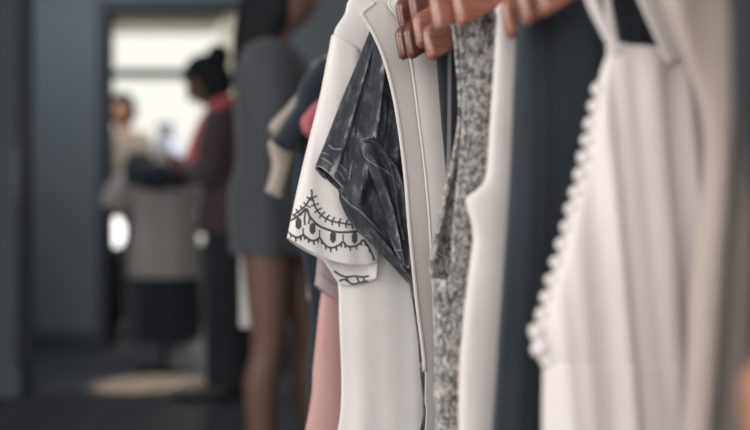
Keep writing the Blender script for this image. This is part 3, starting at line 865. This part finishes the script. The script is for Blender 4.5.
# white paper bag she carries
bg = thing('shopping_bag', 'narrow white paper bag hanging from hand of woman in grey dress', 'bag', (-.425, 3.52, .50))
bm = bmesh.new(); boxv(bm, (0, 0, .12), (.038, .2, .24)); from_bm('bag_body', bm, M['paper'], bg, smooth=False, bevel=.004)
for sx in (-.018, .018):
    V, Fc = tube_path(smooth_pts([(sx, -.05, .235), (sx * .8, -.04, .31), (sx * .3, 0, .352), (sx * .8, .04, .31), (sx, .05, .235)], 5), .0025, 8); mk('handle', V, Fc, M['paper'], bg)

# woman reading her phone, facing left
hx, hz_ = .105, 1.50
pr = thing('person', 'woman with dark hair in a bun and pink top with painted lit front, looking down at her phone', 'person', (-.70, 5.0, 0), math.pi)
J, E = stand_joints(.86, .03, {'l': (.03, .46, .02, .085), 'r': (-.01, .46, -.05, .085)}, {'l': ((.07, .2, 1.06), (.19, .07, 1.09)), 'r': ((.07, -.2, 1.06), (.19, -.07, 1.09))}, (hx, 0, hz_))
bo, R = body_mesh('body', J, E, (hx, 0, hz_), 0, .55, [((.19, .07, 1.09), (.8, -.5, .35), (-.3, -.8, .2), .5), ((.19, -.07, 1.09), (.8, .5, .35), (-.3, .8, .2), .5)], M['skin'], pr, 1.62)
hair_shell('hair', (hx, 0, hz_), R, M['hair'], pr, bun=((-.115, 0, .085), .058), seed=3)
ell_loft('top', [(1.365, .02, 0, .075, .10), (1.35, .025, 0, .09, .165), (1.28, .027, 0, .116, .185), (1.16, .025, 0, .132, .18), (1.02, .01, 0, .122, .16), (.90, 0, 0, .146, .196), (.78, 0, 0, .158, .21)], M['plum'], pr, wob=.04, seed=5)
for s in (1, -1):
    limb_sleeve('sleeve', [(.025, s * .13, 1.33), (.05, s * .19, 1.2), (.07, s * .2, 1.065), (.145, s * .12, 1.08)], (.070, .068, .060, .05), M['plum'], pr)
    limb_sleeve('trouser_leg', [(0, s * .075, .86), (.012 if s > 0 else 0, s * .088, .66), (.03 if s > 0 else -.01, s * .086, .45), (.02 if s > 0 else -.05, s * .085, .08)], (.105, .098, .082, .08), M['trouser'], pr)
shoe('shoe', .02, .09, pr, M['shoe']); shoe('shoe', -.05, -.09, pr, M['shoe'])
sv = []
for sg in (1, -1):
    pts = smooth_pts([(-.04, sg * .02, 1.41), (.02, sg * .085, 1.405), (.075, sg * .115, 1.34), (.115, sg * .12, 1.26), (.15, sg * .10, 1.18), (.165, sg * .08, 1.12)], 5)
    sv.append(tube_path(pts, [(.030 + .012 * i / len(pts), .030) for i in range(len(pts))], 12))
VV = list(sv[0][0]) + list(sv[1][0]); o_ = len(sv[0][0]); FF = list(sv[0][1]) + [tuple(i + o_ for i in fc) for fc in sv[1][1]]
mk('lit_shirt_edge', VV, FF, M['coral'], pr)  # coral strips paint the backlit front edge of her pink shirt
ph = thing('phone', 'pale phone held in both hands by woman with dark bun', 'phone', (-.95, 5.0, 1.155), math.pi - .95)
bm = bmesh.new(); boxv(bm, (0, 0, .035), (.009, .072, .145)); o = from_bm('case', bm, M['phone'], ph, smooth=False, bevel=.004); o.rotation_euler = (0, .5, 0)
bm = bmesh.new(); boxv(bm, (-.0052, 0, .035), (.001, .064, .132)); o = from_bm('screen', bm, M['screen'], ph, smooth=False); o.rotation_euler = (0, .5, 0)

# person beyond the doorway
hx, hz_ = .02, 1.64
pr = thing('person', 'person with dark hair in beige top, half hidden by left door edge', 'person', (-1.87, 7.75, 0), -math.pi / 2 - .3)
J, E = stand_joints(.94, .0, {'l': (.02, .5, .0, .085), 'r': (.0, .5, -.02, .085)}, {'l': ((-.02, .24, 1.13), (.03, .25, .88)), 'r': ((-.02, -.24, 1.13), (.03, -.25, .88))}, (hx, 0, hz_))
bo, R = body_mesh('body', J, E, (hx, 0, hz_), 0, .1, [((.03, .25, .88), (0, 0, -1), (0, -1, 0), .3), ((.03, -.25, .88), (0, 0, -1), (0, 1, 0), .3)], M['skin2'], pr, 1.76)
hair_shell('hair', (hx, 0, hz_), R, M['hair'], pr, seed=6)
ell_loft('top', [(1.49, 0, 0, .075, .11), (1.475, 0, 0, .09, .18), (1.40, 0, 0, .12, .205), (1.25, 0, 0, .14, .195), (1.1, 0, 0, .132, .18), (.95, 0, 0, .14, .185)], M['beige'], pr, seed=7)
for s in (1, -1):
    limb_sleeve('sleeve', [(0, s * .14, 1.45), (-.01, s * .215, 1.32), (-.02, s * .235, 1.2)], (.06, .068, .07), M['beige'], pr)
    limb_sleeve('trouser_leg', [(0, s * .08, .96), (.01, s * .09, .72), (.02 if s > 0 else 0, s * .086, .5), (.0 if s > 0 else -.02, s * .085, .08)], (.11, .1, .085, .08), M['trouser'], pr)
shoe('shoe', 0, .09, pr, M['shoe']); shoe('shoe', -.02, -.09, pr, M['shoe'])

# ---------------------------------------------------------------- dress form in the doorway
DF = thing('dress_form', 'headless dress form in pale grey tee, black collar and black skirt', 'dress form', (-1.185, 5.86, 0), 0); DF.scale = (1.045, 1.045, 1.045)
def ring_e(z, rx, ry, n=32): return [(rx * math.cos(a), ry * math.sin(a), z) for a in [2 * math.pi * q / n for q in range(n)]]
V, Fc = tube_path([(0, 0, .02), (0, 0, .62)], .014, 12); mk('stand_pole', V, Fc, M['black_metal'], DF)
V, Fc = rings([ring_e(0, .14, .14), ring_e(.012, .14, .14), ring_e(.024, .05, .05), ring_e(.03, .014, .014)], cap=True); mk('stand_base', V, Fc, M['black_metal'], DF)
V, Fc = rings([ring_e(z, a, b) for z, a, b in ((.52, .06, .05), (.55, .15, .11), (.68, .16, .12), (.82, .12, .09), (.95, .16, .115), (1.06, .17, .09), (1.09, .10, .065), (1.11, .05, .05), (1.17, .045, .045), (1.18, .03, .03))], cap=True)
mk('torso', V, Fc, M['beige'], DF, subsurf=1)
ell_loft('tee', [(1.105, 0, 0, .075, .065), (1.08, 0, 0, .15, .085), (1.04, 0, 0, .185, .105), (.95, 0, 0, .185, .13), (.8, 0, 0, .175, .125), (.62, 0, 0, .19, .135), (.50, 0, 0, .19, .14)], M['form_tee'], DF, wob=.04, seed=9)
for s in (1, -1):
    limb_sleeve('tee_sleeve', [(s * .13, 0, 1.06), (s * .2, -.01, 1.0), (s * .245, -.015, .93), (s * .265, -.015, .87)], (.06, .075, .08, .08), M['form_tee'], DF)
ell_loft('skirt', [(.54, 0, 0, .17, .125), (.5, 0, 0, .185, .135), (.4, 0, 0, .195, .15), (.28, 0, 0, .2, .16), (.17, 0, 0, .2, .165)], M['black'], DF, wob=.06, seed=10)
rl = []
for q in range(73):
    a = 2 * math.pi * q / 72; rr = .145 + .008 * math.sin(9 * a)
    c = Vector((rr * 1.05 * math.cos(a), rr * .85 * math.sin(a), 1.09 - .06 * max(0, -math.sin(a))))
    rl.append([c + Vector(((.058 + .012 * math.sin(9 * a)) * math.cos(b) * math.cos(a), .05 * math.cos(b) * math.sin(a), (.075 + .012 * math.sin(11 * a)) * math.sin(b))) for b in [2 * math.pi * k / 14 for k in range(14)]])
V, Fc = rings(rl); mk('collar', V, Fc, M['black'], DF)

# plinth and vase in the far room
PL = thing('display_plinth', 'tall dark display plinth under white vase in the far room', 'plinth', (-1.44, 7.15, 0))
box('plinth_body', (0, 0, .55), (.34, .34, 1.1), M['trim'], PL, .006); box('plinth_top', (0, 0, 1.115), (.38, .38, .03), M['trim'], PL, .006)
V, Fc = rings([ring_e(z, a, a) for z, a in ((0, .05), (.01, .07), (.08, .1), (.18, .098), (.25, .06), (.31, .045), (.36, .065), (.37, .07), (.365, .055), (.3, .035))], cap=True)
o = mk('vase', V, Fc, M['ceramic'], None, subsurf=1); o.location = (-1.44, 7.15, 1.13); tag(o, 'white ceramic vase on dark plinth seen through the doorway', 'vase')

LT = thing('glow_table', 'small dark table added under the glowing oval beyond the doorway', 'side table', (-1.78, 7.18, 0))  # table added only to carry the glowing oval
V, Fc = rings([ring_e(z, a, a) for z, a in ((.585, .0), (.585, .14), (.60, .145), (.612, .14), (.612, 0))]); mk('table_top', V, Fc, M['trim'], LT)
for q in range(3):
    a = q * 2.094 + .4; V, Fc = tube_path([(.06 * math.cos(a), .06 * math.sin(a), .59), (.12 * math.cos(a), .12 * math.sin(a), 0)], .011, 8); mk('leg', V, Fc, M['trim'], LT)
LA = thing('added_glow', 'added glowing oval for the highlight left of the pale grey tee', 'highlight', (-1.78, 7.18, .612))  # glowing oval added to give a bright highlight here
V, Fc = rings([ring_e(z, a, a) for z, a in ((0, .045), (.008, .045), (.015, .012), (.045, .012))], cap=True); mk('glow_base', V, Fc, M['black_metal'], LA)
V, Fc = rings([ring_e(.14 - .1 * math.cos(t), .05 * math.sin(t) + .004, .05 * math.sin(t) + .004) for t in [math.pi * q / 14 for q in range(15)]], cap=True); mk('glow_body', V, Fc, M['glow'], LA)

# ---------------------------------------------------------------- the room
XL, XR, YF, YB = -2.7, 2.6, -3.0, 6.7
YW = 9.4; XFL, XFR = -3.4, .6
def boxes(name, lst, mat, bevel=0):
    bm = bmesh.new()
    for (x0, x1, y0, y1, z0, z1) in lst: boxv(bm, ((x0 + x1) / 2, (y0 + y1) / 2, (z0 + z1) / 2), (x1 - x0, y1 - y0, z1 - z0))
    return struct(from_bm(name, bm, mat, smooth=False, bevel=bevel))
boxes('floor', [(XL - 1, XR + .2, YF - .2, YW + .2, -.1, 0)], M['floor'])
boxes('ceiling', [(XL - 1, XR + .2, YF - .2, YW + .2, CEIL, CEIL + .1)], M['ceil'])
DX0, DX1, DZ = -1.72, -.80, 2.19
boxes('wall_back', [(XL - .1, DX0, YB, YB + .14, 0, CEIL), (DX1, XR + .1, YB, YB + .14, 0, CEIL), (DX0, DX1, YB, YB + .14, DZ, CEIL)], M['wall'])
boxes('trim_1', [(DX0 - .07, DX0, YB - .02, YB + .16, 0, DZ + .07), (DX1, DX1 + .07, YB - .02, YB + .16, 0, DZ + .07), (DX0, DX1, YB - .02, YB + .16, DZ, DZ + .07)], M['trim'], .004)
boxes('baseboard_back', [(XL, DX0 - .07, YB - .02, YB, 0, .12), (DX1 + .07, XR, YB - .02, YB, 0, .12)], M['trim'], .004)
# left wall with a big unseen window added for side light; a panelled pier stands proud of it
boxes('wall_left', [(XL - .12, XL, YF, -1.6, 0, CEIL), (XL - .12, XL, 1.6, YB, 0, CEIL), (XL - .12, XL, -1.6, 1.6, 0, .6), (XL - .12, XL, -1.6, 1.6, 2.5, CEIL)], M['wall'])
boxes('wall_right', [(XR, XR + .12, YF, YB, 0, CEIL)], M['wall'])
boxes('wall_front', [(XL, -2.2, YF - .12, YF, 0, CEIL), (1.6, XR, YF - .12, YF, 0, CEIL), (-2.2, 1.6, YF - .12, YF, 0, .5), (-2.2, 1.6, YF - .12, YF, 2.5, CEIL)], M['wall'])
boxes('trim_2', [(XL, -1.70, 4.95, 5.2, 0, CEIL), (XL, -1.685, 4.94, 4.95, 0, .14)] + [(x, x + .05, 4.935, 4.95, .14, CEIL) for x in (-2.1, -1.93, -1.77)], M['panel'], .004)
# unseen windows of the front room, added to let light in
for nm, bars in (('window_2', [(XL - .08, XL - .03, y - .03, y + .03, .6, 2.5) for y in (-1.57, -.5, .5, 1.57)] + [(XL - .08, XL - .03, -1.6, 1.6, z - .03, z + .03) for z in (.63, 2.47)]),
                 ('window_3', [(x - .03, x + .03, YF - .08, YF - .03, .5, 2.5) for x in (-2.17, -.9, .33, 1.57)] + [(-2.2, 1.6, YF - .08, YF - .03, z - .03, z + .03) for z in (.53, 2.47)])):
    boxes(nm, bars, M['trim'])
# far room
boxes('wall_far_left', [(XFL - .12, XFL, YB + .14, YW, 0, CEIL)], M['farwall'])
boxes('wall_far_right', [(XFR, XFR + .12, YB + .14, YW, 0, CEIL)], M['farwall'])
WX0, WX1, WZ0, WZ1 = -3.0, -.3, .55, 2.68
boxes('wall_far', [(XFL, WX0, YW, YW + .14, 0, CEIL), (WX1, XFR, YW, YW + .14, 0, CEIL), (WX0, WX1, YW, YW + .14, 0, WZ0), (WX0, WX1, YW, YW + .14, WZ1, CEIL)], M['farwall'])
w1 = struct(bpy.data.objects.new('window_1', None)); COL.objects.link(w1); w1.location = ((WX0 + WX1) / 2, YW + .07, WZ0)
def wb(nm, b, mat, bev=0):
    x0, x1, y0, y1, z0, z1 = b
    return box(nm, ((x0 + x1) / 2 - w1.location.x, (y0 + y1) / 2 - w1.location.y, (z0 + z1) / 2 - WZ0), (x1 - x0, y1 - y0, z1 - z0), mat, w1, bev)
for b in ((WX0, WX1, YW + .03, YW + .1, WZ0, WZ0 + .06), (WX0, WX1, YW + .03, YW + .1, WZ1 - .06, WZ1), (WX0, WX0 + .06, YW + .03, YW + .1, WZ0 + .06, WZ1 - .06), (WX1 - .06, WX1, YW + .03, YW + .1, WZ0 + .06, WZ1 - .06)):
    wb('window_frame', b, M['trim'])
wb('transom_bar', (WX0 + .06, WX1 - .06, YW + .03, YW + .1, 2.11, 2.19), M['trim'])
wb('pane', (WX0 + .06, WX1 - .06, YW + .062, YW + .068, WZ0 + .06, 2.11), M['glass']); wb('pane', (WX0 + .06, WX1 - .06, YW + .062, YW + .068, 2.19, WZ1 - .06), M['glass'])
wb('window_sill', (WX0 - .05, WX1 + .05, YW - .12, YW + .03, WZ0 - .03, WZ0), M['trim'])
# blind and curtain
b = thing('roller_blind', 'rolled beige blind along the top of the far window', 'blind', (-2.12, YW - .07, 2.52))
V, Fc = tube_path([(-.72, 0, .1), (.72, 0, .1)], .035, 16); mk('roll', V, Fc, M['blind'], b)
box('hanging_cloth', (0, .035, .045), (1.42, .003, .11), M['blind'], b); box('bottom_bar', (0, .035, -.01), (1.42, .014, .02), M['blind'], b, .003)

cu = thing('curtain', 'ivory curtain tied at the right side of the far window', 'curtain', (-1.25, YW - .10, 1.95))
rl = []
for i in range(40):
    v = i / 39; z = .80 - .80 * v; hw = .11 + .02 * math.sin(math.pi * v)
    rl.append([(-hw + 2 * hw * k / 60, .022 * math.sin(k / 60 * 2 * math.pi * 5), z) for k in range(61)])
V, Fc = rings(rl, closed=False); mk('curtain_cloth', V, Fc, M['curtain'], cu, solid=.002)
V, Fc = tube_path([(-.16, 0, .81), (.16, 0, .81)], .012, 10); mk('curtain_pole', V, Fc, M['black_metal'], cu)

# street outside
boxes('ground', [(-14, 12, YW + .2, 40, -.12, -.02)], M['pave'])

# ---------------------------------------------------------------- light, world, camera
w = bpy.data.worlds.new('World'); sc.world = w; w.use_nodes = True
bgn = w.node_tree.nodes['Background']; bgn.inputs[0].default_value = (1.0, .965, .89, 1); bgn.inputs[1].default_value = 1.12

def area(name, loc, rot, sx, sy, power, color):
    l = bpy.data.lights.new(name, 'AREA'); l.shape = 'RECTANGLE'; l.size = sx; l.size_y = sy; l.energy = power; l.color = color
    o = bpy.data.objects.new(name, l); COL.objects.link(o); o.location = loc; o.rotation_euler = rot; return o
area('added_left_light', (XL - .02, 0, 1.55), (0, -math.pi / 2, 0), 1.9, 3.1, 62, (1, .965, .94))  # area light added at an unseen window, lights the rack from the left
area('added_front_light', (-.3, YF + .02, 1.5), (math.pi / 2, 0, 0), 3.7, 2.0, 90, (1, .98, .968))  # area light added at an unseen window behind the camera
area('rear_fill_light', (-2.0, 5.5, CEIL - .02), (0, 0, 0), 1.0, .8, 17, (.92, .97, 1))  # added fill without fixture, brightens the rear of the room
area('far_room_fill', (-1.7, 6.95, 2.6), (math.radians(35), 0, 0), .6, .3, 16, (1, .95, .9))  # added fill that brightens the fronts of person and vase
area('daylight_far_window', ((WX0 + WX1) / 2, YW + .16, 1.6), (-math.pi / 2, 0, 0), 2.6, 2.0, 24, (1, .98, .95))
sp = bpy.data.lights.new('sun_patch_spot', 'SPOT'); sp.energy = 1000; sp.spot_size = math.radians(13); sp.spot_blend = .6; sp.color = (1, .68, .44); sp.shadow_soft_size = .04  # added spot without fixture, stands in for the sun patch on the floor
so = bpy.data.objects.new('sun_patch_spot', sp); COL.objects.link(so); so.location = (-2.0, 4.3, 2.3)
so.rotation_euler = (Vector((-1.18, 5.37, 0)) - so.location).to_track_quat('-Z', 'Y').to_euler()

cd = bpy.data.cameras.new('camera'); cam = bpy.data.objects.new('camera', cd); COL.objects.link(cam)
cam.location = CAM; cam.rotation_euler = (math.pi / 2, 0, 0)
cd.lens = 50; cd.sensor_width = 36; cd.clip_start = .02
cd.dof.use_dof = True; cd.dof.focus_distance = 1.28; cd.dof.aperture_fstop = 2.0
sc.camera = cam
sc.view_settings.view_transform = 'Standard'; sc.view_settings.look = 'None'
sc.view_settings.exposure = 0; sc.view_settings.gamma = 1; sc.view_settings.use_curve_mapping = False
